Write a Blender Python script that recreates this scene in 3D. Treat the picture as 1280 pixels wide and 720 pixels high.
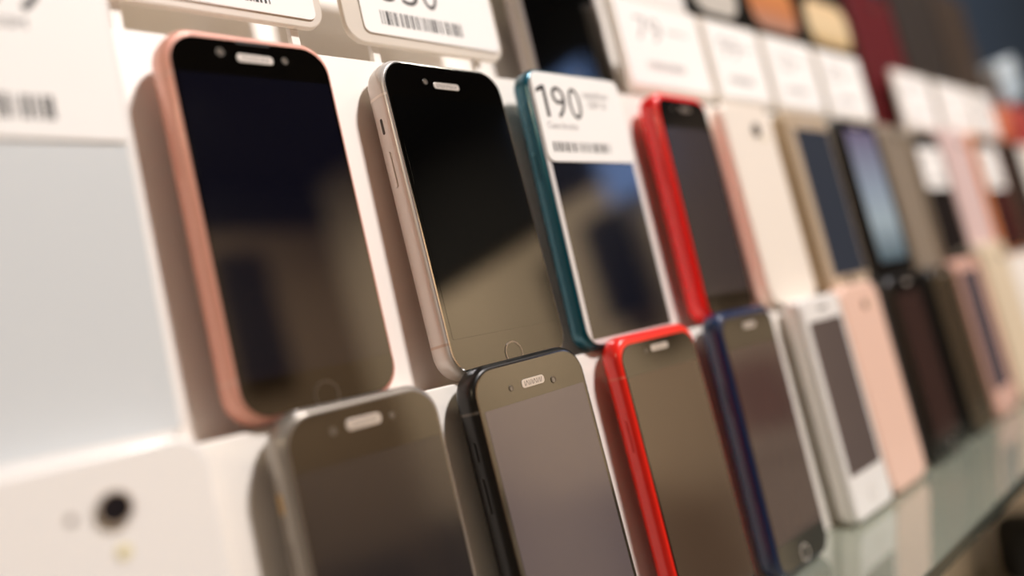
import bpy, bmesh, math, random
from mathutils import Matrix, Vector, Euler

for _o in list(bpy.data.objects):
    bpy.data.objects.remove(_o)
S = bpy.context.scene
C = S.collection
R = math.radians

# ------------------------------------------------------------------ camera
TILT = R(7.0)                                   # the display leans back 7 degrees
M = Matrix(((1, 0, 0), (0, math.sin(TILT), -math.cos(TILT)), (0, math.cos(TILT), math.sin(TILT))))
RC = Matrix(((0.70113185, -0.22821972, 0.67552193),
             (-0.09154811, -0.96836559, -0.23213581),
             (0.70713016, 0.10091506, -0.69984504)))
WC = M @ RC.transposed()                        # camera axes in the world
cx, cy, cz = (WC @ Vector((1, 0, 0))), (WC @ Vector((0, -1, 0))), (WC @ Vector((0, 0, -1)))
cam_d = bpy.data.cameras.new('camera')
cam = bpy.data.objects.new('camera', cam_d)
C.objects.link(cam)
loc = M @ Vector((-0.20640666, -0.00130544, 0.24617299))
cam.matrix_world = Matrix(((cx.x, cy.x, cz.x, loc.x), (cx.y, cy.y, cz.y, loc.y), (cx.z, cy.z, cz.z, loc.z), (0, 0, 0, 1)))
cam_d.sensor_width = 36
cam_d.lens = 1008.92 * 36 / 1280
cam_d.clip_start = 0.01
cam_d.dof.use_dof = True
cam_d.dof.focus_distance = 0.334
cam_d.dof.aperture_fstop = 2.05
S.camera = cam

# ------------------------------------------------------------------ light
S.view_settings.view_transform = 'Standard'
S.view_settings.look = 'None'
S.view_settings.gamma = 1
S.view_settings.use_curve_mapping = False
S.view_settings.exposure = 0.8
S.cycles.use_denoising = True
S.cycles.max_bounces = 10
S.cycles.transmission_bounces = 8
W = bpy.data.worlds.new('world')
S.world = W
W.use_nodes = True
bg = W.node_tree.nodes['Background']
bg.inputs[0].default_value = (1.0, 0.86, 0.70, 1)
bg.inputs[1].default_value = 0.30


def lamp(name, loc, target, size, power, color=(1, 0.86, 0.66), spread=None):
    d = bpy.data.lights.new(name, 'AREA')
    d.shape = 'DISK'
    d.size = size
    d.energy = power
    d.color = color
    if spread:
        d.spread = R(spread)
    o = bpy.data.objects.new(name, d)
    C.objects.link(o)
    o.location = loc
    o.rotation_euler = (Vector(target) - Vector(loc)).to_track_quat('-Z', 'Y').to_euler()
    return o


lamp('key_spot', (0.74, -1.30, 2.02), (0.1, 0, 0.05), 0.28, 42, (1, .95, .935))
lamp('end_spot', (1.9, -0.9, 2.2), (1.0, 0.0, 0.0), 0.25, 4, (1, .93, .85))
lamp('left_spot', (-2.3, -0.95, 1.2), (0.2, 0, 0.05), 0.30, 6, (1, .83, .58))
lamp('aisle_fill', (2.2, -2.0, 2.3), (3.6, -2.2, 0.1), 0.3, 12, spread=130)  # aisle fills added to brighten the unseen walls that the screens reflect
lamp('aisle_fill', (2.2, -3.6, 2.3), (3.6, -3.7, -0.1), 0.3, 34, spread=110)
lamp('aisle_fill', (2.0, -3.6, 2.3), (2.4, -5.0, 0.6), 0.3, 42, spread=130)


# ------------------------------------------------------------------ materials
def srgb(c):
    if isinstance(c, str):
        c = [int(c[i:i + 2], 16) / 255 for i in (0, 2, 4)]
    return tuple(((x / 12.92) if x <= 0.04045 else ((x + 0.055) / 1.055) ** 2.4) for x in c) + (1,)


_m = {}


def mat(name, col='808080', rough=0.4, metal=0.0, spec=0.5, coat=0.0, trans=0.0, ior=1.5, vary=0.0, scale=60, bump=0.0, coatrough=0.03):
    if name in _m:
        return _m[name]
    m = bpy.data.materials.new(name)
    m.use_nodes = True
    nt = m.node_tree
    b = nt.nodes['Principled BSDF']
    c = srgb(col)
    b.inputs['Base Color'].default_value = c
    b.inputs['Roughness'].default_value = rough
    b.inputs['Metallic'].default_value = metal
    b.inputs['Specular IOR Level'].default_value = spec
    b.inputs['Coat Weight'].default_value = coat
    b.inputs['Coat Roughness'].default_value = coatrough
    b.inputs['Transmission Weight'].default_value = trans
    b.inputs['IOR'].default_value = ior
    if vary or bump:
        tc = nt.nodes.new('ShaderNodeTexCoord')
        n = nt.nodes.new('ShaderNodeTexNoise')
        n.inputs['Scale'].default_value = scale
        n.inputs['Detail'].default_value = 3
        nt.links.new(tc.outputs['Object'], n.inputs['Vector'])
        if vary:
            mx = nt.nodes.new('ShaderNodeMix')
            mx.data_type = 'RGBA'
            mx.inputs[6].default_value = tuple(x * (1 - vary) for x in c[:3]) + (1,)
            mx.inputs[7].default_value = tuple(min(1, x * (1 + vary)) for x in c[:3]) + (1,)
            nt.links.new(n.outputs[0], mx.inputs[0])
            nt.links.new(mx.outputs[2], b.inputs['Base Color'])
        if bump:
            bp = nt.nodes.new('ShaderNodeBump')
            bp.inputs['Strength'].default_value = bump
            bp.inputs['Distance'].default_value = 0.0005
            nt.links.new(n.outputs[0], bp.inputs['Height'])
            nt.links.new(bp.outputs[0], b.inputs['Normal'])
    _m[name] = m
    return m


# ------------------------------------------------------------------ mesh helpers
def rrect(x0, x1, y0, y1, r, n=8):
    r = max(1e-5, min(r, (x1 - x0) / 2 - 1e-6, (y1 - y0) / 2 - 1e-6))
    pts = []
    for cxx, cyy, a0 in ((x1 - r, y1 - r, 0), (x0 + r, y1 - r, 90), (x0 + r, y0 + r, 180), (x1 - r, y0 + r, 270)):
        for i in range(n + 1):
            a = R(a0 + 90 * i / n)
            pts.append((cxx + r * math.cos(a), cyy + r * math.sin(a)))
    return pts


def loft(bm, rings, cap0=True, cap1=True):
    vr = [[bm.verts.new(p) for p in ring] for ring in rings]
    n = len(rings[0])
    for a, b in zip(vr, vr[1:]):
        for i in range(n):
            j = (i + 1) % n
            bm.faces.new((a[i], a[j], b[j], b[i]))
    if cap0:
        bm.faces.new(vr[0][::-1])
    if cap1:
        bm.faces.new(vr[-1])


def slab_bm(bm, x0, x1, y0, y1, z0, z1, r=0.001, b=0.0003, n=8):
    """rounded-rectangle plate lying in x-y from z0 (back) to z1 (front) with softened rims"""
    b = min(b, (z1 - z0) / 2.01)
    rings = []
    for ins, z in ((b, z0), (b * .3, z0 + b * .3), (0, z0 + b), (0, z1 - b), (b * .3, z1 - b * .3), (b, z1)):
        rings.append([(px, py, z) for px, py in rrect(x0 + ins, x1 - ins, y0 + ins, y1 - ins, max(r - ins, 1e-5), n)])
    loft(bm, rings)


def link(name, bm, m, parent=None, smooth=True, recalc=True):
    me = bpy.data.meshes.new(name)
    if recalc:
        bmesh.ops.recalc_face_normals(bm, faces=bm.faces)
    bm.to_mesh(me)
    bm.free()
    if m:
        me.materials.append(m)
    if smooth:
        for p in me.polygons:
            p.use_smooth = True
        me.set_sharp_from_angle(angle=R(38))
        for p in me.polygons:
            p.use_smooth = len(p.vertices) <= 4       # broad caps stay optically flat
    o = bpy.data.objects.new(name, me)
    C.objects.link(o)
    if parent:
        o.parent = parent
    return o


def slab(name, m, parent, x0, x1, y0, y1, z0, z1, r=0.001, b=0.0003, n=8):
    bm = bmesh.new()
    slab_bm(bm, x0, x1, y0, y1, z0, z1, r, b, n)
    return link(name, bm, m, parent)


def box_bm(bm, x0, x1, y0, y1, z0, z1):
    v = [bm.verts.new(p) for p in ((x0, y0, z0), (x1, y0, z0), (x1, y1, z0), (x0, y1, z0), (x0, y0, z1), (x1, y0, z1), (x1, y1, z1), (x0, y1, z1))]
    for f in ((3, 2, 1, 0), (4, 5, 6, 7), (0, 1, 5, 4), (1, 2, 6, 5), (2, 3, 7, 6), (3, 0, 4, 7)):
        bm.faces.new([v[i] for i in f])


def disc(name, m, parent, x, y, z0, z1, r, b=0.0002, n=10):
    return slab(name, m, parent, x - r, x + r, y - r, y + r, z0, z1, r, b, n)


def ring(name, m, parent, x, y, z, r, w, h=0.00025, seg=40):
    bm = bmesh.new()
    rings = []
    for rr, zz in ((r, z), (r, z + h), (r - w, z + h), (r - w, z)):
        rings.append([(x + rr * math.cos(2 * math.pi * i / seg), y + rr * math.sin(2 * math.pi * i / seg), zz) for i in range(seg)])
    loft(bm, rings, False, False)
    return link(name, bm, m, parent)


def thing(name, label, cat, loc, rot, group=None):
    o = bpy.data.objects.new(name, None)
    o.empty_display_size = 0.01
    C.objects.link(o)
    o.matrix_world = Matrix.Translation(loc) @ rot.to_4x4()
    o['label'] = label
    o['category'] = cat
    if group:
        o['group'] = group
    return o


def tag(o, label, cat, group=None, kind=None):
    if label:
        o['label'] = label
    if cat:
        o['category'] = cat
    if group:
        o['group'] = group
    if kind:
        o['kind'] = kind
    return o


def text(name, s, m, parent, x, y, z, height, width=None, thin=0.0):
    if s == '1':
        bm = bmesh.new()
        w_, h_ = width, height
        for poly in (((w_ * .62, 0), (w_ * .92, 0), (w_ * .92, h_), (w_ * .62, h_)), ((w_ * .05, h_ * .74), (w_ * .62, h_ * .84), (w_ * .62, h_), (w_ * .05, h_ * .86))):
            bm.faces.new([bm.verts.new((px, py, 0)) for px, py in poly])
        o = link(name, bm, m, parent, smooth=False)
        o.location = (x, y, z)
        return o
    cu = bpy.data.curves.new(name, 'FONT')
    cu.body = s
    cu.size = 1
    cu.extrude = 0.0
    cu.offset = -thin
    t = bpy.data.objects.new('tmp', cu)
    C.objects.link(t)
    bpy.context.view_layer.update()
    me = bpy.data.meshes.new_from_object(t.evaluated_get(bpy.context.evaluated_depsgraph_get()))
    bpy.data.objects.remove(t)
    xs = [v.co.x for v in me.vertices]
    ys = [v.co.y for v in me.vertices]
    sy = height / (max(ys) - min(ys))
    sx = (width / (max(xs) - min(xs))) if width else sy
    x_0, y_0 = min(xs), min(ys)
    for v in me.vertices:
        v.co = Vector(((v.co.x - x_0) * sx, (v.co.y - y_0) * sy, 0))
    me.materials.clear()
    me.materials.append(m)
    o = bpy.data.objects.new(name, me)
    C.objects.link(o)
    o.parent = parent
    o.location = (x, y, z)
    return o


def barcode(name, m, parent, x0, x1, y0, y1, z, seed=1):
    rnd = random.Random(seed)
    bm = bmesh.new()
    x = x0
    unit = (x1 - x0) / 95
    while x < x1:
        w = unit * rnd.choice((1, 1, 2, 3))
        v = [bm.verts.new(p) for p in ((x, y0, z), (min(x + w, x1), y0, z), (min(x + w, x1), y1, z), (x, y1, z))]
        bm.faces.new(v)
        x += w + unit * rnd.choice((1, 1, 2, 2, 3))
    return link(name, bm, m, parent, smooth=False)


def L2W(u, v, n):
    return M @ Vector((u, v, n))


# ------------------------------------------------------------------ palette
CREAM = mat('cream_plastic', 'F4EDE4', 0.45, vary=0.015, scale=30)
CARD = mat('white_card', 'FBF8F5', 0.6, vary=0.01)
INK = mat('black_ink', '221E1C', 0.6)
GREYINK = mat('grey_ink', '8C8684', 0.6)
ACRYLIC = mat('clear_acrylic', 'EFE4D6', 0.35, trans=0.2, ior=1.46)
GLASSBLACK = mat('black_front_glass', '060504', 0.04, spec=0.9)
LITGLASS = mat('warm_black_glass', '0C0A08', 0.06, spec=0.9, coat=0.5)
SCREEN_NAVY = mat('off_screen_navy', '0C0C17', 0.05, spec=0.9)
SCREEN_BLACK = mat('off_screen_black', '050505', 0.05, spec=0.9)
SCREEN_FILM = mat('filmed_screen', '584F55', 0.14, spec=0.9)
CHROME = mat('chrome_trim', 'E0DCD6', 0.12, metal=1)
LIP = mat('grille_lip', 'D9CFC6', 0.35, metal=0.3)
DARKMESH = mat('grille_slots', '5A5048', 0.6)
LENS = mat('lens_glass', '15131A', 0.3, spec=.3)
LENSRING = mat('lens_ring', '6A645D', 0.3, metal=0.6)
SENSOR = mat('sensor_window', '7A7066', 0.15)
FLASH = mat('flash_lens', 'E9DDAE', 0.2)

# ------------------------------------------------------------------ setting
FLOORZ, CEILZ = -1.15, 2.4


def struct(name, m, x0, x1, y0, y1, z0, z1):
    bm = bmesh.new()
    box_bm(bm, x0, x1, y0, y1, z0, z1)
    o = link(name, bm, m, None, smooth=False)
    o['kind'] = 'structure'
    return o


def tile_mat(name, c1, c2, scale):
    m = bpy.data.materials.new(name)
    m.use_nodes = True
    nt = m.node_tree
    b = nt.nodes['Principled BSDF']
    b.inputs['Roughness'].default_value = 0.35
    tc = nt.nodes.new('ShaderNodeTexCoord')
    br = nt.nodes.new('ShaderNodeTexBrick')
    br.offset = 0
    br.inputs['Scale'].default_value = scale
    br.inputs['Color1'].default_value = srgb(c1)
    br.inputs['Color2'].default_value = srgb(c2)
    br.inputs['Mortar'].default_value = srgb('6E6458')
    br.inputs['Mortar Size'].default_value = 0.006
    br.inputs['Brick Width'].default_value = 1
    br.inputs['Row Height'].default_value = 1
    nt.links.new(tc.outputs['Object'], br.inputs['Vector'])
    nt.links.new(br.outputs[0], b.inputs['Base Color'])
    return m


struct('floor', tile_mat('floor_tiles', 'B9A68C', 'AF9C82', 1.6), -3, 3.6, -5, .5, FLOORZ - 0.1, FLOORZ)
struct('ceiling', mat('dark_ceiling', '0A0B10', 0.9, vary=0.05, scale=3), -3, 3.6, -5, .5, CEILZ, CEILZ + 0.1)
struct('wall_back', mat('slate_wall', '26384C', 0.8, vary=0.08, scale=2), -3, 3.6, 0.3, 0.4, FLOORZ, CEILZ)
struct('wall_front', mat('umber_wall', '8E7A66', 0.8, vary=0.04, scale=2), -3, 3.6, -5.1, -5, FLOORZ, CEILZ)
struct('wall_right', mat('cream_wall', 'E3D2BC', 0.8, vary=0.05, scale=2), 3.6, 3.7, -5, 0.5, FLOORZ, CEILZ)
struct('wall_left', mat('tan_wall', '6E5B46', 0.8, vary=0.05, scale=2), -3.1, -3, -5, 0.5, FLOORZ, CEILZ)
struct('trim_1', mat('charcoal_fascia', '060608', 0.8, vary=0.05, scale=2), 3.54, 3.62, -4.3, 0.3, 1.30, CEILZ)
struct('trim_2', mat('charcoal_fascia'), -3, 3.6, -5.02, -4.94, 2.05, CEILZ)

# stepped riser (profile in n, v), runs along u
ROT = M.copy()


def riser():
    c, s = math.cos(TILT), math.sin(TILT)
    fv = lambda n: (-0.1392 - n * s) / c           # the underside sits level on the glass
    prof = [(-0.004, fv(-0.004)), (-0.004, -0.0006), (-0.017, -0.0006), (-0.017, 0.1433), (-0.052, 0.1433), (-0.052, 0.2500), (-0.075, 0.2500), (-0.075, fv(-0.075))]
    bm = bmesh.new()
    a = [bm.verts.new((-0.75, v, n)) for n, v in prof]
    b = [bm.verts.new((1.30, v, n)) for n, v in prof]
    k = len(prof)
    for i in range(k):
        j = (i + 1) % k
        bm.faces.new((a[i], a[j], b[j], b[i]))
    bm.faces.new(a[::-1])
    bm.faces.new(b)
    bmesh.ops.recalc_face_normals(bm, faces=bm.faces)
    ed = [e for e in bm.edges if abs(e.verts[0].co.x - e.verts[1].co.x) > 0.5]
    bmesh.ops.bevel(bm, geom=ed, offset=0.0008, segments=3, affect='EDGES', profile=0.5)
    o = link('display_riser', bm, CREAM)
    o.matrix_world = ROT.to_4x4()
    tag(o, 'long cream stepped riser that the rows of phones lean against', 'display stand')


riser()

# glass shelf
SHELF = mat('green_shelf_glass', 'BDC3B2', 0.06, spec=1.0, trans=0.5, ior=1.85, coat=0.6)
bm = bmesh.new()
box_bm(bm, -0.8, 1.5, -0.0851, 0.14, -0.1474, -0.1394)
bmesh.ops.recalc_face_normals(bm, faces=bm.faces)
bmesh.ops.bevel(bm, geom=list(bm.edges), offset=0.0009, segments=2, affect='EDGES')
gs = link('glass_shelf', bm, SHELF)
slab('polished_edge', mat('edge_glass', '39403A', .15, spec=.8), gs, -.798, 1.498, -.1472, -.1396, 0, .0004, .001, .0001, 2).matrix_local = Matrix(((1, 0, 0, 0), (0, 0, -1, -.0852), (0, 1, 0, 0), (0, 0, 0, 1)))
tag(gs, 'greenish glass shelf with a dark polished edge under the lower phone row', 'shelf')

# backboard and lower shelf behind/below the glass
bm = bmesh.new()
box_bm(bm, -0.85, 1.55, 0.142, 0.17, -0.75, 0.02)
o = link('backboard', bm, mat('beige_backboard', 'DDD2C0', 0.7, vary=0.04, scale=6), smooth=False)
tag(o, 'beige backboard seen dimly beneath the glass shelf', 'panel')
bm = bmesh.new()
box_bm(bm, -0.85, 1.55, -0.16, 0.141, -0.47, -0.455)
bmesh.ops.recalc_face_normals(bm, faces=bm.faces)
bmesh.ops.bevel(bm, geom=list(bm.edges), offset=0.001, segments=2, affect='EDGES')
o = link('lower_shelf', bm, mat('beige_laminate', 'D6CBB8', 0.5, vary=0.04, scale=10))
tag(o, 'beige lower shelf blurred below the glass shelf at bottom right', 'shelf')


# ------------------------------------------------------------------ phones
def body_profile(t, ins, flat=False):
    """(inset, z) of the rounded side from front rim to back"""
    P = []
    r1 = min(ins, t * .35)
    d1 = t * (.22 if flat else .36)
    for i in range(6):
        a = R(90 * i / 5)
        P.append((ins * (1 - math.sin(a)), -d1 * (1 - math.cos(a))))
    d2 = t * (.2 if flat else .34)
    b_in = min(.0025, t * .25)
    for i in range(7):
        a = R(90 * i / 6)
        P.append((b_in * (1 - math.cos(a)), -t + d2 * (1 - math.sin(a))))
    return P


def make_phone(name, label, u, v, n, rot, w, h, t, ins, body, glass, screen, rad=0.011, group=None, back=False,
               sc=None, chrome=False, cat='phone', gt=None, glass_r=None):
    """origin: bottom centre of the front face.  u is the front glass's left edge, w reaches the outer right side."""
    rl = Euler([R(a) for a in rot], 'XYZ').to_matrix() if rot else Matrix.Identity(3)
    O = Vector((u, v, n)) + rl @ Vector((w / 2 - ins / 2, 0, 0))
    P = thing(name, label, cat, M @ O, M @ rl, group)
    hw = (w + ins) / 2
    bm = bmesh.new()
    rings = []
    for i_, z in body_profile(t, ins):
        rings.append([(x, y, z) for x, y in rrect(-hw + i_, hw - i_, i_, h - i_, max(rad - i_ * .6, .001), 10)])
    loft(bm, rings)
    link('body', bm, body, P)
    gx0, gx1, gy0, gy1 = -hw + ins, hw - ins, ins, h - (gt or ins)
    gr = glass_r or max(rad - ins * .6, .002)
    if not back:
        g = slab('front_glass', glass, P, gx0, gx1, gy0, gy1, -.0004, .0004, gr, .0003, 10)
        if chrome:
            bm = bmesh.new()
            rr = []
            for i_, z in ((-.0002, .0), (-.0002, .00035), (.0003, .00045), (.0005, .0001)):
                rr.append([(x, y, z) for x, y in rrect(gx0 + i_, gx1 - i_, gy0 + i_, gy1 - i_, gr - i_, 10)])
            loft(bm, rr, False, False)
            link('chrome_rim', bm, chrome, P)
        if screen:
            a, b, c, d = sc
            slab('screen', screen, P, gx0 + a, gx1 - b, gy0 + c, gy1 - d, .0003, .00048, .0006, .00005, 3)
    P['_hw'] = hw
    P['_h'] = h
    hw_, hh = hw, h
    del P['_hw'], P['_h']
    return P, hw_, hh


def pill(P, x, y, w, h, lip=LIP, slots=True):
    g = slab('speaker_grille', lip, P, x - w / 2, x + w / 2, y - h / 2, y + h / 2, .0003, .0006, h * .42, .0001, 6)
    if slots:
        bm = bmesh.new()
        k = 12
        ww = w * .8
        for i in range(k):
            xx = x - ww / 2 + ww * (i + .5) / k
            sl = h * .10 * (0, 1, -1, 0, .6)[i % 5]
            q = w * .011
            z = .00062
            vs = [bm.verts.new(p) for p in ((xx - q - sl, y - h * .28, z), (xx + q - sl, y - h * .28, z), (xx + q + sl, y + h * .28, z), (xx - q + sl, y + h * .28, z))]
            bm.faces.new(vs)
        link('grille_slots', bm, DARKMESH, g, smooth=False)
    return g


def cam_dot(P, x, y, r, m=SENSOR, name='front_camera', rim=True):
    d = disc(name, m, P, x, y, .0003, .00055, r)
    if rim:
        ring('camera_rim', LENSRING, d, x, y, .00045, r, r * .3)
    return d


def band(P, hw, t, ins, y, m, th=.0011):
    """antenna strip wrapped round the left side"""
    for sx in (-1, 1):
        bm = bmesh.new()
        prof = body_profile(t, ins)
        off = .00006
        a = [bm.verts.new((sx * (hw - i_ + off), y, z)) for i_, z in prof]
        b = [bm.verts.new((sx * (hw - i_ + off), y + th, z)) for i_, z in prof]
        for i in range(len(prof) - 1):
            bm.faces.new((a[i], a[i + 1], b[i + 1], b[i]))
        link('antenna_band', bm, m, P)


def side_button(P, hw, t, y0, y1, m, name='volume_button', th=.0022, out=.0005, side=-1):
    bm = bmesh.new()
    slab_bm(bm, -th / 2, th / 2, y0, y1, 0, .001 + out, th * .48, .0003, 5)
    bmesh.ops.rotate(bm, verts=bm.verts, cent=(0, 0, 0), matrix=Matrix.Rotation(R(-90), 3, 'Y'))
    bmesh.ops.translate(bm, verts=bm.verts, vec=(-hw + .001, 0, -t * .5))
    return link(name, bm, m, P)


def home(P, y, r, m, x=0.0, fill=None):
    b = disc('home_button', fill or GLASSBLACK, P, x, y, .0003, .0005, r * .9)
    ring('home_ring', m, b, x, y, .0004, r, r * .14)
    return b


UP = 'phones on the upper step of the riser'
LOW = 'phones on the glass shelf in front of the lower riser'

# --- upper row ---
# white phone with price card, far left
WHITE = mat('glossy_white_plastic', 'F6F2EE', 0.25, coat=0.4)
P, hw, h = make_phone('phone', 'white phone with pale grey screen and price card, left of the rose gold phone',
                      -.1905, 0, 0, None, .0850, .158, .0105, .0016, WHITE, WHITE, mat('pale_grey_film', 'D4D8DA', 0.35), sc=(.004, .0018, .0035, .062), group=UP)
o = P


def price_card(P_world_rot, loc, label, x0, x1, y0, y1, items, seed, group, corner=.002, th=.0006, name='price_card', lift=0.0):
    c = thing(name, label, 'price card', loc, P_world_rot, group)
    slab('card_sheet', CARD, c, x0, x1, y0, y1, lift, lift + th, corner, .0001, 5)
    z = lift + th + .00006
    for it in items:
        if it[0] == 'bar':
            barcode('barcode', INK if len(it) < 6 else it[5], c, it[1], it[2], it[3], it[4], z, seed)
        else:
            _, nm, s, x, y, hh, ww, m = it
            text(nm, s, m, c, x, y, z, hh, ww, .006 if nm == 'price_digits' else 0)
    return c


CARDS = 'white price cards with barcodes'
price_card(M, L2W(0, 0, .0007), 'white 159 price card stuck over the top of the far left white phone', -.186, -.1085, .0950, .1565,
           [('t', 'price_digits', '159', -.1540, .1345, .019, .0290, INK), ('t', 'fine_print', 'telefon GSM', -.1560, .1290, .0032, .0245, INK),
            ('bar', -.176, -.1275, .1010, .1083)], 5, CARDS)

# rose gold
ROSE = mat('rose_gold_satin', 'F0AE9A', 0.32, metal=0.12, coat=.3, vary=0.03)
P, hw, h = make_phone('phone', 'rose gold phone with dark navy screen at the left of the upper row', -.0884, .0001, 0, (.35, .89, .81), .0635, .1371, .0122, .0022,
                      ROSE, GLASSBLACK, SCREEN_NAVY, rad=.0115, group=UP, gt=.0030, sc=(.0012, .0012, .0125, .0135))
pill(P, .0006, .1276, .0142, .0031)
slab('earpiece_slot', mat('dim_earpiece', '2A2523', 0.3), P, -.0058, .0075, .1328, .1341, .0003, .0005, .0005, .00008, 4)
cam_dot(P, -.0125, .1289, .0015)
cam_dot(P, .0125, .1282, .0014)
home(P, .0052, .0050, mat('home_ring_dim', '5A524A', 0.3, metal=0.5))
side_button(P, hw, .0122, .085, .101, ROSE)
band(P, hw, .0122, .0022, .1195, mat('rose_band', 'EEBBAA', 0.4))
band(P, hw, .0122, .0022, .0150, mat('rose_band'))

# silver
SILVER = mat('champagne_silver', 'D6D0CB', 0.30, metal=0.15, coat=.2, vary=0.02)
P, hw, h = make_phone('phone', 'silver phone with black front and chrome rim, sharp in the middle of the upper row', .0008, -.0004, 0, (-1.07, .8, .49), .0698, .1385, .0116, .0018,
                      SILVER, GLASSBLACK, SCREEN_BLACK, rad=.0120, group=UP, chrome=CHROME, sc=(.0022, .0022, .0150, .0155))
pill(P, .0, .1276, .0150, .0030, slots=True)
cam_dot(P, -.0120, .1288, .0014)
home(P, .0066, .0052, mat('home_ring_grey', '8A8178', 0.3, metal=0.6), fill=SCREEN_BLACK)
band(P, hw, .0116, .0018, .1215, mat('silver_band', 'F1EAE3', 0.4))
band(P, hw, .0116, .0018, .0150, mat('silver_band2', 'C9B3A5', 0.4))
side_button(P, hw, .0116, .1060, .1130, mat('switch_slot', '3A322C', 0.5), 'mute_switch', th=.0016, out=.0002)
side_button(P, hw, .0116, .0830, .0985, SILVER)

# teal with price card
TEAL = mat('teal_metal', '0B586A', 0.25, metal=0.45, coat=0.5)
TEALRIM = mat('pale_rim', 'D9D4D2', 0.25, coat=0.3)
P, hw, h = make_phone('phone', 'teal phone with a 190 price card covering the top of its screen', .0835, -.0003, .0002, (.71, -.91, -.03), .0713, .1409, .0104, .0019,
                      TEAL, TEALRIM, mat('off_screen_blueblack', '0A0E1C', 0.05, spec=0.9), rad=.0100, group=UP, sc=(.0030, .0028, .0030, .0030))
for k in range(3):
    disc('side_screw', mat('teal_screw', '5F8F98', .3, metal=.6), P, 0, 0, 0, .0004, .0006).matrix_local = Matrix.Translation((-hw - .0001, .122 - k * .012, -.0052)) @ Matrix.Rotation(R(-90), 4, 'Y')
side_button(P, hw, .0104, .085, .098, TEAL)
tealrot = P.matrix_world.to_3x3()
price_card(tealrot, P.matrix_world @ Vector((0, 0, .0006)), 'white 190 price card with barcode on the teal phone', -hw + .0030, hw - .0028, .0925, .1382,
           [('t', 'price_digits', '1', -.0325, .1152, .0165, .0078, INK), ('t', 'price_digits', '9', -.0215, .1150, .0165, .0095, INK), ('t', 'price_digits', '0', -.0095, .1150, .0165, .0090, INK),
            ('t', 'fine_print', 'telefon', .0025, .1268, .0040, .020, GREYINK), ('t', 'fine_print', 'GSM 16', .0055, .1215, .0040, .014, GREYINK),
            ('t', 'small_print', 'Cena brutto', -.0290, .1093, .0034, .0220, GREYINK),
            ('bar', -.0285, .0150, .0975, .1025)], 11, CARDS, corner=.004)

# red
RED = mat('red_plastic', 'FF1410', 0.28, coat=0.4)
P, hw, h = make_phone('phone', 'bright red phone with plain dark screen in the upper row beside the teal phone', .1909, .0004, .0001, (.52, -.07, -.51), .0540, .1376, .0128, .0026,
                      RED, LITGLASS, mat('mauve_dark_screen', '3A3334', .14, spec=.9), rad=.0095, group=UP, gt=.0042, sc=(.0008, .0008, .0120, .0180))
pill(P, .0015, .1275, .0110, .0028, mat('grille_dim', '8F8379', .4, metal=.3))
cam_dot(P, -.012, .1275, .0010)
side_button(P, hw, .0128, .082, .098, RED)

# far upper row
WB = mat('ivory_back', 'F5EADD', 0.35)
P, hw, h = make_phone('phone', 'ivory phone turned to show its back, behind the red phone in the upper row', .268, 0, 0, None, .064, .138, .0105, .0020, WB, WB, None, group=UP, back=True)
d = disc('camera_lens', mat('dim_lens', '6F655C', .2), P, .006, .1195, 0, .0010, .0040)
ring('lens_ring', LENSRING, d, .006, .1195, .0006, .0048, .0009, .0006)
disc('flash', FLASH, P, .016, .114, 0, .0005, .0018)

GOLD = mat('gold_satin', 'A89276', 0.35, metal=0.4)
GOLDF = mat('gold_front', 'BCA890', 0.35)
P, hw, h = make_phone('phone', 'gold framed phone with slate blue screen in the upper row', .352, 0, 0, None, .074, .138, .0105, .0020, GOLD, GOLDF, mat('slate_screen', '333A46', 0.15), group=UP, sc=(.012, .002, .010, .012))
pill(P, .0, .130, .012, .0024, LIP, False)
home(P, .0075, .0040, LENSRING)

BLK = mat('black_plastic', '0B0A09', 0.3, coat=0.3)
P, hw, h = make_phone('phone', 'black phone showing a pale blue picture on its screen in the upper row', .4450, 0, 0, None, .078, .138, .0105, .0020, BLK, GLASSBLACK, None, group=UP)


def wallpaper(name, stops, axis=1):
    if name in _m:
        return _m[name]
    m = bpy.data.materials.new(name)
    m.use_nodes = True
    nt = m.node_tree
    b = nt.nodes['Principled BSDF']
    b.inputs['Roughness'].default_value = 0.2
    tc = nt.nodes.new('ShaderNodeTexCoord')
    sp = nt.nodes.new('ShaderNodeSeparateXYZ')
    cr = nt.nodes.new('ShaderNodeValToRGB')
    nt.links.new(tc.outputs['Generated'], sp.inputs[0])
    nt.links.new(sp.outputs[axis], cr.inputs[0])
    nt.links.new(cr.outputs[0], b.inputs['Base Color'])
    e = cr.color_ramp.elements
    e[0].position, e[0].color = stops[0][0], srgb(stops[0][1])
    e[1].position, e[1].color = stops[-1][0], srgb(stops[-1][1])
    for p_, c_ in stops[1:-1]:
        x = e.new(p_)
        x.color = srgb(c_)
    _m[name] = m
    return m


slab('screen', wallpaper('blue_wallpaper', [(0, '4F6470'), (.3, 'A3B6C2'), (.55, '93A3B6'), (1, '6E6584')]), P, -hw + .012, hw - .008, .016, .128, .0003, .0005, .001, .0001, 4)
pill(P, 0, .132, .012, .0022, LIP, False)

TAUPE = mat('taupe_metal', '958777', 0.4, metal=0.2)
P, hw, h = make_phone('phone', 'taupe grey phone turned to show its back in the upper row', .536, 0, 0, None, .060, .138, .0105, .0020, TAUPE, TAUPE, None, group=UP, back=True)
disc('camera_lens', LENS, P, .008, .124, 0, .0010, .0040)
disc('flash', FLASH, P, .018, .124, 0, .0005, .0016)

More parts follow.
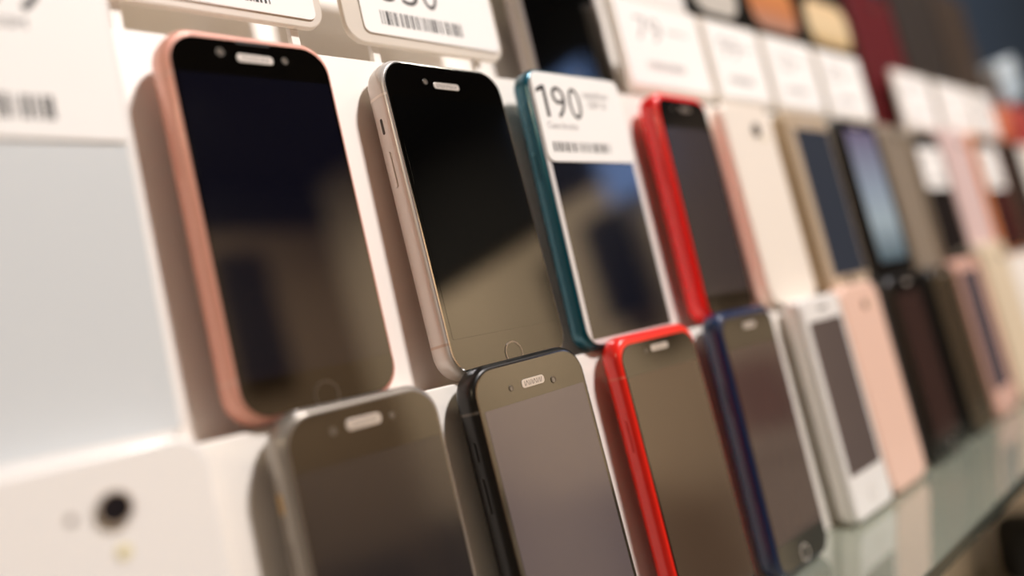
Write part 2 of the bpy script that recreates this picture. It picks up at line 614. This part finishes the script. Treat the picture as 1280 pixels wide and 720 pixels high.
P, hw, h = make_phone('phone', 'dark brown phone with white card over its screen in the upper row', .612, 0, 0, None, .076, .136, .0105, .0020, mat('taupe_metal'), BLK, mat('brown_black_screen', '1E1817', .1), group=UP, sc=(.003, .003, .010, .012))
price_card(M, P.matrix_world @ Vector((0, 0, .0006)), 'white price card on the dark brown phone between taupe and pink phones', -hw + .003, hw - .010, .076, .118,
           [('t', 'price_digits', '250', -.026, .100, .012, .022, GREYINK), ('bar', -.02, .016, .082, .088, GREYINK)], 21, CARDS)

PINK = mat('pale_pink_back', 'E2C6C2', 0.35)
P, hw, h = make_phone('phone', 'pale pink phone turned to show its back near the far end of the upper row', .700, 0, 0, None, .088, .142, .0105, .0020, PINK, PINK, None, group=UP, back=True)
disc('camera_lens', LENS, P, .018, .126, 0, .0010, .0040)
disc('flash', FLASH, P, .028, .126, 0, .0005, .0016)

ORANGE = mat('orange_case', 'E8935C', 0.4)
P, hw, h = make_phone('phone', 'orange cased phone with dark red screen at the far end of the upper row', .812, 0, 0, None, .100, .142, .0115, .0040, ORANGE, BLK, mat('dark_red_screen', '4A1F1C', .12), group=UP, sc=(.003, .003, .006, .012))
price_card(M, P.matrix_world @ Vector((0, 0, .0006)), 'white price card on the orange cased phone at the far end', -hw + .008, hw - .025, .075, .125,
           [('t', 'price_digits', '300', -.030, .105, .013, .026, GREYINK), ('bar', -.025, .016, .082, .089, GREYINK)], 22, CARDS)
P, hw, h = make_phone('phone', 'brown phone last in the upper row beside the orange cased phone', .930, 0, 0, None, .075, .140, .0105, .0020, mat('brown_metal', '6A5646', .4), BLK, mat('brown_black_screen'), group=UP, sc=(.003, .003, .010, .012))

# --- lower row ---
LV = -.1401
P, hw, h = make_phone('phone', 'white phone turned to show its back and round camera at the bottom left', -.1770, LV, .0121, None, .0705, .1432, .0112, .0016, WHITE, WHITE, None, rad=.010, group=LOW, back=True)
d = disc('camera_lens', LENS, P, .0080, .1279, 0, .0009, .0041)
ring('lens_ring', mat('lens_ring_cream', 'C9B9A8', .3, metal=.4), d, .0080, .1279, .0005, .0047, .0006, .0007)
disc('microphone_hole', mat('mic_hole', '8A7D74', .5), P, -.0025, .1278, 0, .0003, .0012)
disc('flash', FLASH, P, .0085, .1163, 0, .0005, .0019)

GUN = mat('gunmetal', '9C9389', 0.28, metal=0.45, coat=.3)
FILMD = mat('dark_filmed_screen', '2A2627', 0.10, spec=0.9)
P, hw, h = make_phone('phone', 'gunmetal phone with half dark screen left of the lower black phone', -.0822, LV, .0121, (-.49, .04, .21), .0633, .1428, .0114, .0022, GUN, LITGLASS, FILMD, rad=.0120, group=LOW, chrome=mat('highlight_rim', 'B8ADA2', .25, metal=.6), sc=(.0012, .0012, .0120, .0178))  # pale rim stands in for the highlight along the gunmetal frame
pill(P, -.0008, .1340, .0140, .0036)
cam_dot(P, -.0132, .1334, .0013)
cam_dot(P, .0108, .1338, .0012)
side_button(P, hw, .0114, .1120, .1185, mat('gold_switch', 'E0B878', .3, metal=.6), 'side_switch', th=.0022)
side_button(P, hw, .0114, .085, .103, GUN)

GRAPH = mat('matt_black_metal', '1E1A17', 0.32, metal=0.3)
DARKCH = mat('dark_chrome', '8C847C', 0.2, metal=1)
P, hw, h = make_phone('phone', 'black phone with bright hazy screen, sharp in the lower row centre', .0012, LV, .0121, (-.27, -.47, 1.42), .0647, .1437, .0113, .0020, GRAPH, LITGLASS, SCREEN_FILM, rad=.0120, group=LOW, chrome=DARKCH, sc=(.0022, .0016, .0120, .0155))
pill(P, .0002, .1325, .0134, .0035)
cam_dot(P, -.0125, .1322, .0012, name='proximity_sensor')
cam_dot(P, .0122, .1308, .0015)
band(P, hw, .0113, .0020, .1262, mat('grey_band', '5E564E', .4))
side_button(P, hw, .0113, .088, .102, GRAPH)
side_button(P, hw, .0113, .108, .116, GRAPH, 'mute_switch')

RED2 = mat('orange_red_plastic', 'FF2A1C', 0.30, coat=0.35)
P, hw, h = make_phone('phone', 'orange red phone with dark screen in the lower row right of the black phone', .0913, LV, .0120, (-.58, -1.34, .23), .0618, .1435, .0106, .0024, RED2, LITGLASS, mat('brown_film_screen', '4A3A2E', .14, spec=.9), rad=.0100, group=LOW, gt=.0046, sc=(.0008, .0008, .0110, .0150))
pill(P, .0005, .1345, .0138, .0030)
cam_dot(P, -.0105, .1340, .0011, name='proximity_sensor')
band(P, hw, .0106, .0024, .1240, mat('red_band', 'FF6A58', .4))
side_button(P, hw, .0106, .09, .105, RED2)

NAVY = mat('navy_plastic', '0B2850', 0.25, coat=0.5)
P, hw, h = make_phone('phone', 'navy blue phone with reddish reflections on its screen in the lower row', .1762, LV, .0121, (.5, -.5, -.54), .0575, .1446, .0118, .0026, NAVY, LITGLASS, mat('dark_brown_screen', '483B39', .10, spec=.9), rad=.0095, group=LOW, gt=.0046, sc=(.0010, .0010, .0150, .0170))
pill(P, .0010, .1345, .0130, .0034)
home(P, .0075, .0045, LIP, fill=LITGLASS)
side_button(P, hw, .0118, .09, .105, NAVY)

P, hw, h = make_phone('phone', 'thick white phone with small grey screen standing on the glass shelf in the lower row', .2760, LV, .0121, None, .0580, .1420, .0121, .0020, WHITE, WHITE, mat('grey_mauve_screen', '5E5350', .15), group=LOW, sc=(.004, .004, .026, .014), rad=.006)
pill(P, 0, .1335, .012, .0022, LENSRING, False)
home(P, .0130, .0050, LIP, fill=WHITE)

PINK2 = mat('peach_pink_back', 'F0C9B6', 0.35)
P, hw, h = make_phone('phone', 'peach pink phone turned to show its back beside the thick white phone', .3400, LV, .0121, None, .062, .1445, .0115, .0030, PINK2, PINK2, None, group=LOW, back=True)
disc('camera_lens', mat('pink_lens', '9C7C6C', .2), P, .0020, .1285, 0, .0010, .0034)
disc('flash', FLASH, P, .011, .1285, 0, .0005, .0014)

P, hw, h = make_phone('phone', 'glossy black phone with reddish brown screen beside the peach pink phone', .4260, LV, .0121, None, .072, .1440, .0115, .0030, BLK, GLASSBLACK, mat('red_brown_screen', '3A2723', .15), group=LOW, sc=(.006, .012, .012, .012))
pill(P, 0, .137, .012, .0022, LIP, False)
home(P, .0075, .0036, LIP)
OLIVEGLARE = mat('olive_glare', '4A3E2D', 0.35, metal=0.3)  # olive glare is put into the colour of the dark face
P, hw, h = make_phone('phone', 'dark phone with olive glare coloured onto its face, lower row right of black phone', .5200, LV, .0121, None, .060, .1440, .0121, .0030, BLK, OLIVEGLARE, mat('olive_glare_screen', '43382A', .2), group=LOW, sc=(.004, .006, .012, .012))
pill(P, 0, .137, .012, .0022, LIP, False)
P, hw, h = make_phone('phone', 'rose pink phone with purple grey screen near the far end of the lower row', .5900, LV, .0121, None, .072, .1460, .0110, .0020, mat('rose_far', 'D9A796', .35), mat('rose_far_front', 'DDB0A0', .35), mat('purple_grey_screen', '5D5257', .15), group=LOW, sc=(.003, .014, .022, .010))
home(P, .0115, .0045, LIP)
CREAM2 = mat('cream_back', 'E4D2B6', 0.4)
P, hw, h = make_phone('phone', 'large cream phone turned to show its back at the far end of the lower row', .6800, LV, .0121, None, .085, .1560, .0110, .0020, CREAM2, CREAM2, None, group=LOW, back=True)
disc('camera_lens', LENS, P, .018, .140, 0, .0010, .0040)

# --- third step: acrylic price stands and phones ---
STANDS = 'acrylic price stands on the top step'


def price_stand(u0, u1, v0, v1, n, label, cardlabel, cx0, cx1, cy0, cy1, items, seed, foot_u, rc=.009):
    st = thing('price_stand', label, 'price stand', L2W((u0 + u1) / 2, .1434, n), M, STANDS)
    k = (u0 + u1) / 2
    y = lambda v: v - .1434
    slab('acrylic_plate', ACRYLIC, st, u0 - k, u1 - k, y(v0), y(v1), -.0030, 0, rc, .0006, 8)
    for fu in foot_u:
        slab('foot', mat('white_foot', 'F5F0EA', .4), st, fu - k - .0020, fu - k + .0020, 0, y(v0) + .003, -.0060, -.0031, .0006, .0003, 3)
    cd = thing('price_card', cardlabel, 'price card', L2W(k, .1434, n + .0002), M, CARDS)
    slab('card_sheet', CARD, cd, cx0 - k, cx1 - k, y(cy0), y(cy1), 0, .0005, .0035, .0001, 5)
    for it in items:
        if it[0] == 'bar':
            barcode('barcode', it[5] if len(it) > 5 else INK, cd, it[1] - k, it[2] - k, y(it[3]), y(it[4]), .00056, seed)
        else:
            _, nm, s, x, yy, hh, ww, m = it
            text(nm, s, m, cd, x - k, y(yy), .00056, hh, ww, .015 if nm == 'price_digits' else 0)
    return st


DIMINK = mat('dim_ink', '55504E', .6)
price_stand(-.112, -.0105, .1560, .222, -.0200, 'clear acrylic price stand above the rose gold phone', 'white price card in the stand above the rose gold phone',
            -.106, -.0145, .1597, .220, [('bar', -.082, -.0350, .1636, .170), ('t', 'price_digits', '280', -.085, .178, .022, .036, INK)], 3, (-.0242, -.095))
price_stand(.0003, .0955, .1535, .219, -.0200, 'clear acrylic price stand above the silver phone', 'white price card ending in 30 above the silver phone',
            .0098, .0930, .1585, .216, [('bar', .0200, .0688, .1634, .1702), ('t', 'price_digits', '3', .0215, .1752, .022, .0110, DIMINK), ('t', 'price_digits', '3', .0345, .1752, .022, .0105, DIMINK), ('t', 'price_digits', '0', .0470, .1752, .022, .0100, DIMINK)], 4, (.0785, .016))
names = ['first', 'second', 'third', 'fourth']
far = [(.2000, .3040, '79', 'above the red phone'), (.3060, .3900, '99', 'above the ivory phone'), (.3930, .4850, '120', 'above the gold framed phone'), (.4900, .5900, '85', 'last before the dark red gap'),
       (.672, .7850, '90', 'just right of the dark red gap'), (.800, .9300, '140', 'second from the dark red gap'), (.940, 1.025, '60', 'last on the top step')]
for i, (a, b, dg, wh) in enumerate(far):
    w = b - a
    price_stand(a, b, .1480, .2130, -.0200, 'blurred acrylic price stand ' + wh, 'blurred white price card ' + wh, a + .005, b - .004, .1525, .2105,
                [('t', 'price_digits', dg, a + .22 * w, .184, .016, .028, GREYINK), ('t', 'fine_print', 'telefon', a + .55 * w, .192, .0035, .25 * w, GREYINK), ('bar', a + .26 * w, a + .66 * w, .1645, .1695, GREYINK)], 30 + i, (a + .2 * w, a + .8 * w), rc=.004)

TOP = 'phones on the top step behind the price cards'
TV = .1435
STEEL = mat('brushed_steel', 'A09690', 0.35, metal=0.5)
P, hw, h = make_phone('phone', 'grey framed phone with black screen between two price cards on the top step', .1312, TV, -.0300, None, .0745, .150, .0110, .0025, STEEL, mat('steel_front', '8A807B', .35, metal=.3), SCREEN_BLACK, group=TOP, sc=(.0010, .0040, .0020, .012))
home(P, .0135, .0040, LENSRING)


def top_phone(label, u, w, body, blob, hgt=.150, back=False, n=-.036):
    P, hw, h = make_phone('phone', label, u, TV, n, None, w, hgt, .0105, .0020, body, GLASSBLACK, None if back else SCREEN_BLACK, group=TOP, back=back, sc=(.002, .002, .010, .010))
    if blob:
        slab('wallpaper', blob, P, -hw + .006, hw - .006, .088, h - .016, .0004, .00055, .018, .00003, 8)
    else:
        disc('camera_lens', LENS, P, .010, h - .018, 0, .001, .004)
        disc('flash', FLASH, P, .021, h - .018, 0, .0005, .0016)
    return P


top_phone('white backed phone partly hidden behind the cards at the top edge', .2500, .074, WHITE, None, back=True)
top_phone('black phone with pale grey picture at the top edge above the cards', .3330, .078, BLK, mat('grey_picture', 'C9C2B8', .3))
top_phone('black phone with orange picture at the top edge above the cards', .4250, .095, BLK, wallpaper('orange_picture', [(0, 'B08878'), (.5, 'C98052'), (1, 'D9935A')]))
top_phone('black phone with cream picture at the top edge above the cards', .5350, .105, BLK, wallpaper('cream_picture', [(0, 'C9A876'), (.4, 'EBD2A8'), (1, 'F0D0A4')]))
top_phone('burgundy phone turned to show its back in the gap between the cards', .6480, .130, mat('burgundy_back', '5E1016', .4), None, back=True, hgt=.170, n=-.034)
top_phone('dark brown phone turned to show its back above the far cards', .8000, .150, mat('dark_brown_back', '2C241E', .5), None, back=True, hgt=.215)
top_phone('lighter brown phone turned to show its back at the far end of the top step', .9700, .140, mat('mid_brown_back', '3A2C20', .5), None, back=True, hgt=.225)


# --- cartons at the far end of the riser ---
def carton(label, loc, rot, sx, sy, sz, m, m2):
    c = thing('carton', label, 'box', loc, rot)
    bm = bmesh.new()
    slab_bm(bm, -sx / 2, sx / 2, -sy / 2, sy / 2, 0, sz * .8, .002, .001, 4)
    link('carton_base', bm, m, c)
    bm = bmesh.new()
    slab_bm(bm, -sx / 2 - .001, sx / 2 + .001, -sy / 2 - .001, sy / 2 + .001, sz * .55, sz, .002, .001, 4)
    link('carton_lid', bm, m2, c)
    return c


def sh_at(x, y, z):
    return Vector((x, y, z))


Rz = lambda d: Matrix.Rotation(R(d), 3, 'Z')
Ry = lambda d: Matrix.Rotation(R(d), 3, 'Y')
ledge = L2W(0, .1434, -.034)
RC_ = M @ Matrix.Rotation(R(-90), 3, 'X')            # carton axes: z along the riser's height
carton('orange carton beside the last price card on the top step', L2W(1.06, .1436, -.034), RC_, .055, .030, .052, mat('orange_carton', 'D9764E', .6), mat('orange_lid', 'E08A63', .6))
carton('red carton at the far right end of the top step', L2W(1.165, .1436, -.034), RC_, .13, .032, .060, mat('red_carton', 'A83A33', .6), mat('red_lid', 'B5483E', .6))
carton('pale blue carton lying aslant on the red carton at far right', L2W(1.185, .2185, -.034), RC_ @ Ry(-12), .12, .030, .062, mat('pale_blue_carton', 'B9CAD6', .6), mat('pale_blue_lid', 'CBD8E0', .6))

# round black speaker on the lower shelf
sp = thing('round_speaker', 'round black speaker on the beige lower shelf at the bottom right', 'speaker', Vector((1.045, .085, -.455)), Matrix.Identity(3))
bm = bmesh.new()
prof = ((.030, 0), (.038, .004), (.042, .02), (.042, .065), (.038, .08), (.034, .084))
loft(bm, [[(r * math.cos(2 * math.pi * i / 40), r * math.sin(2 * math.pi * i / 40), z) for i in range(40)] for r, z in prof])
link('speaker_body', bm, mat('speaker_black', '0A0A0B', .6), sp)
bm = bmesh.new()
loft(bm, [[(r * math.cos(2 * math.pi * i / 40), r * math.sin(2 * math.pi * i / 40), z) for i in range(40)] for r, z in ((.033, .0835), (.031, .087), (.02, .0885))])
link('speaker_mesh', bm, mat('speaker_mesh', '1A1A1C', .8, bump=.5, scale=900), sp)

# unseen blocks and panels added across the aisle to shape screen reflections
def added_block(label, x0, x1, y0, y1, z0, z1, m, mt):
    c = thing('reflection_block', label, 'reflection_block', Vector(((x0 + x1) / 2, (y0 + y1) / 2, z0)), Matrix.Identity(3))
    hx, hy, H = (x1 - x0) / 2, (y1 - y0) / 2, z1 - z0
    bm = bmesh.new()
    box_bm(bm, -hx, hx, -hy, hy, 0, H - .03)
    link('block_body', bm, m, c, smooth=False)
    bm = bmesh.new()
    box_bm(bm, -hx - .02, hx + .02, -hy - .02, hy + .02, H - .03, H)
    link('block_top', bm, mt, c, smooth=False)


DKC, LTC = mat('dark_block', '1C1816', .6), mat('pale_block', 'E6DCD0', .5)
added_block('long dark block added by the wall corner to darken the gunmetal phone reflection', 1.3, 3.10, -4.95, -4.6, FLOORZ, -.34, DKC, mat('dark_top', '2A211D', .4))
added_block('second dark block added beside the wall corner for the screen reflections', 3.15, 3.50, -4.55, -4.0, FLOORZ, -.28, DKC, DKC)
added_block('pale block added against the cream wall to brighten the lower black phone reflection', 3.15, 3.50, -3.95, -3.0, FLOORZ, -.35, LTC, LTC)
added_block('short dark block added against the cream wall to darken the lower red phone reflection', 3.15, 3.50, -2.8, -2.35, FLOORZ, -.50, DKC, DKC)
added_block('tall dark block added at the near wall end to darken the far screen reflections', 3.15, 3.50, -1.45, 0.2, FLOORZ, 2.0, mat('mauve_block', '3A3230', .6), DKC)
added_block('pale block added near the display to brighten the navy phone reflection', 3.15, 3.50, -2.3, -1.5, FLOORZ, -.40, LTC, LTC)


def added_panel(label, y0, y1, z0, z1, m, name='unseen_panel', cat='added_panel'):  # unseen wall panels added for what the screens mirror
    bm = bmesh.new()
    slab_bm(bm, -(y1 - y0) / 2, (y1 - y0) / 2, 0, z1 - z0, 0, .03, .01, .004, 4)
    o = link(name, bm, m)
    o.matrix_world = Matrix(((0, 0, -1, 3.53), (-1, 0, 0, (y0 + y1) / 2), (0, 1, 0, z0), (0, 0, 0, 1)))
    tag(o, label, cat)
    return o


bl = bpy.data.materials.new('blue_glow')  # added glow, unseen itself, puts blue into the teal phone's reflection
bl.use_nodes = True
b_ = bl.node_tree.nodes['Principled BSDF']
b_.inputs['Base Color'].default_value = (0.01, 0.01, 0.02, 1)
b_.inputs['Emission Color'].default_value = srgb('7FA0DA')
b_.inputs['Emission Strength'].default_value = 2.0
added_panel('blue glowing panel added on the far wall for the teal phone reflection', -2.58, -2.18, 1.08, 1.95, bl, 'glow_panel', 'screen')
added_panel('dark narrow panel added on the cream wall to darken the teal phone reflection', -2.86, -2.52, .42, 1.06, mat('navy_panel', '10121C', .5))
added_panel('red brown panel added on the cream wall for the navy phone reflection', -2.25, -1.85, -.35, 0.0, mat('rust_panel', '7A3A2C', .6), 'unseen_sheet', 'reflection_panel')
added_panel('mauve panel added on the cream wall to darken the upper red phone reflection', -2.15, -1.5, .35, 1.3, mat('mauve_panel', '4A3F3E', .6), 'unseen_board', 'reflection_sheet')
pb = added_panel('dark brown panel added on the brown wall for the rose gold phone reflection', -.2, .2, .9, 1.85, mat('umber_panel', '1A1412', .6), 'unseen_sheet', 'reflection_panel')
pb.matrix_world = Matrix(((1, 0, 0, 2.72), (0, 0, -1, -4.9), (0, 1, 0, .9), (0, 0, 0, 1))) @ Matrix.Rotation(math.pi, 4, 'Y')
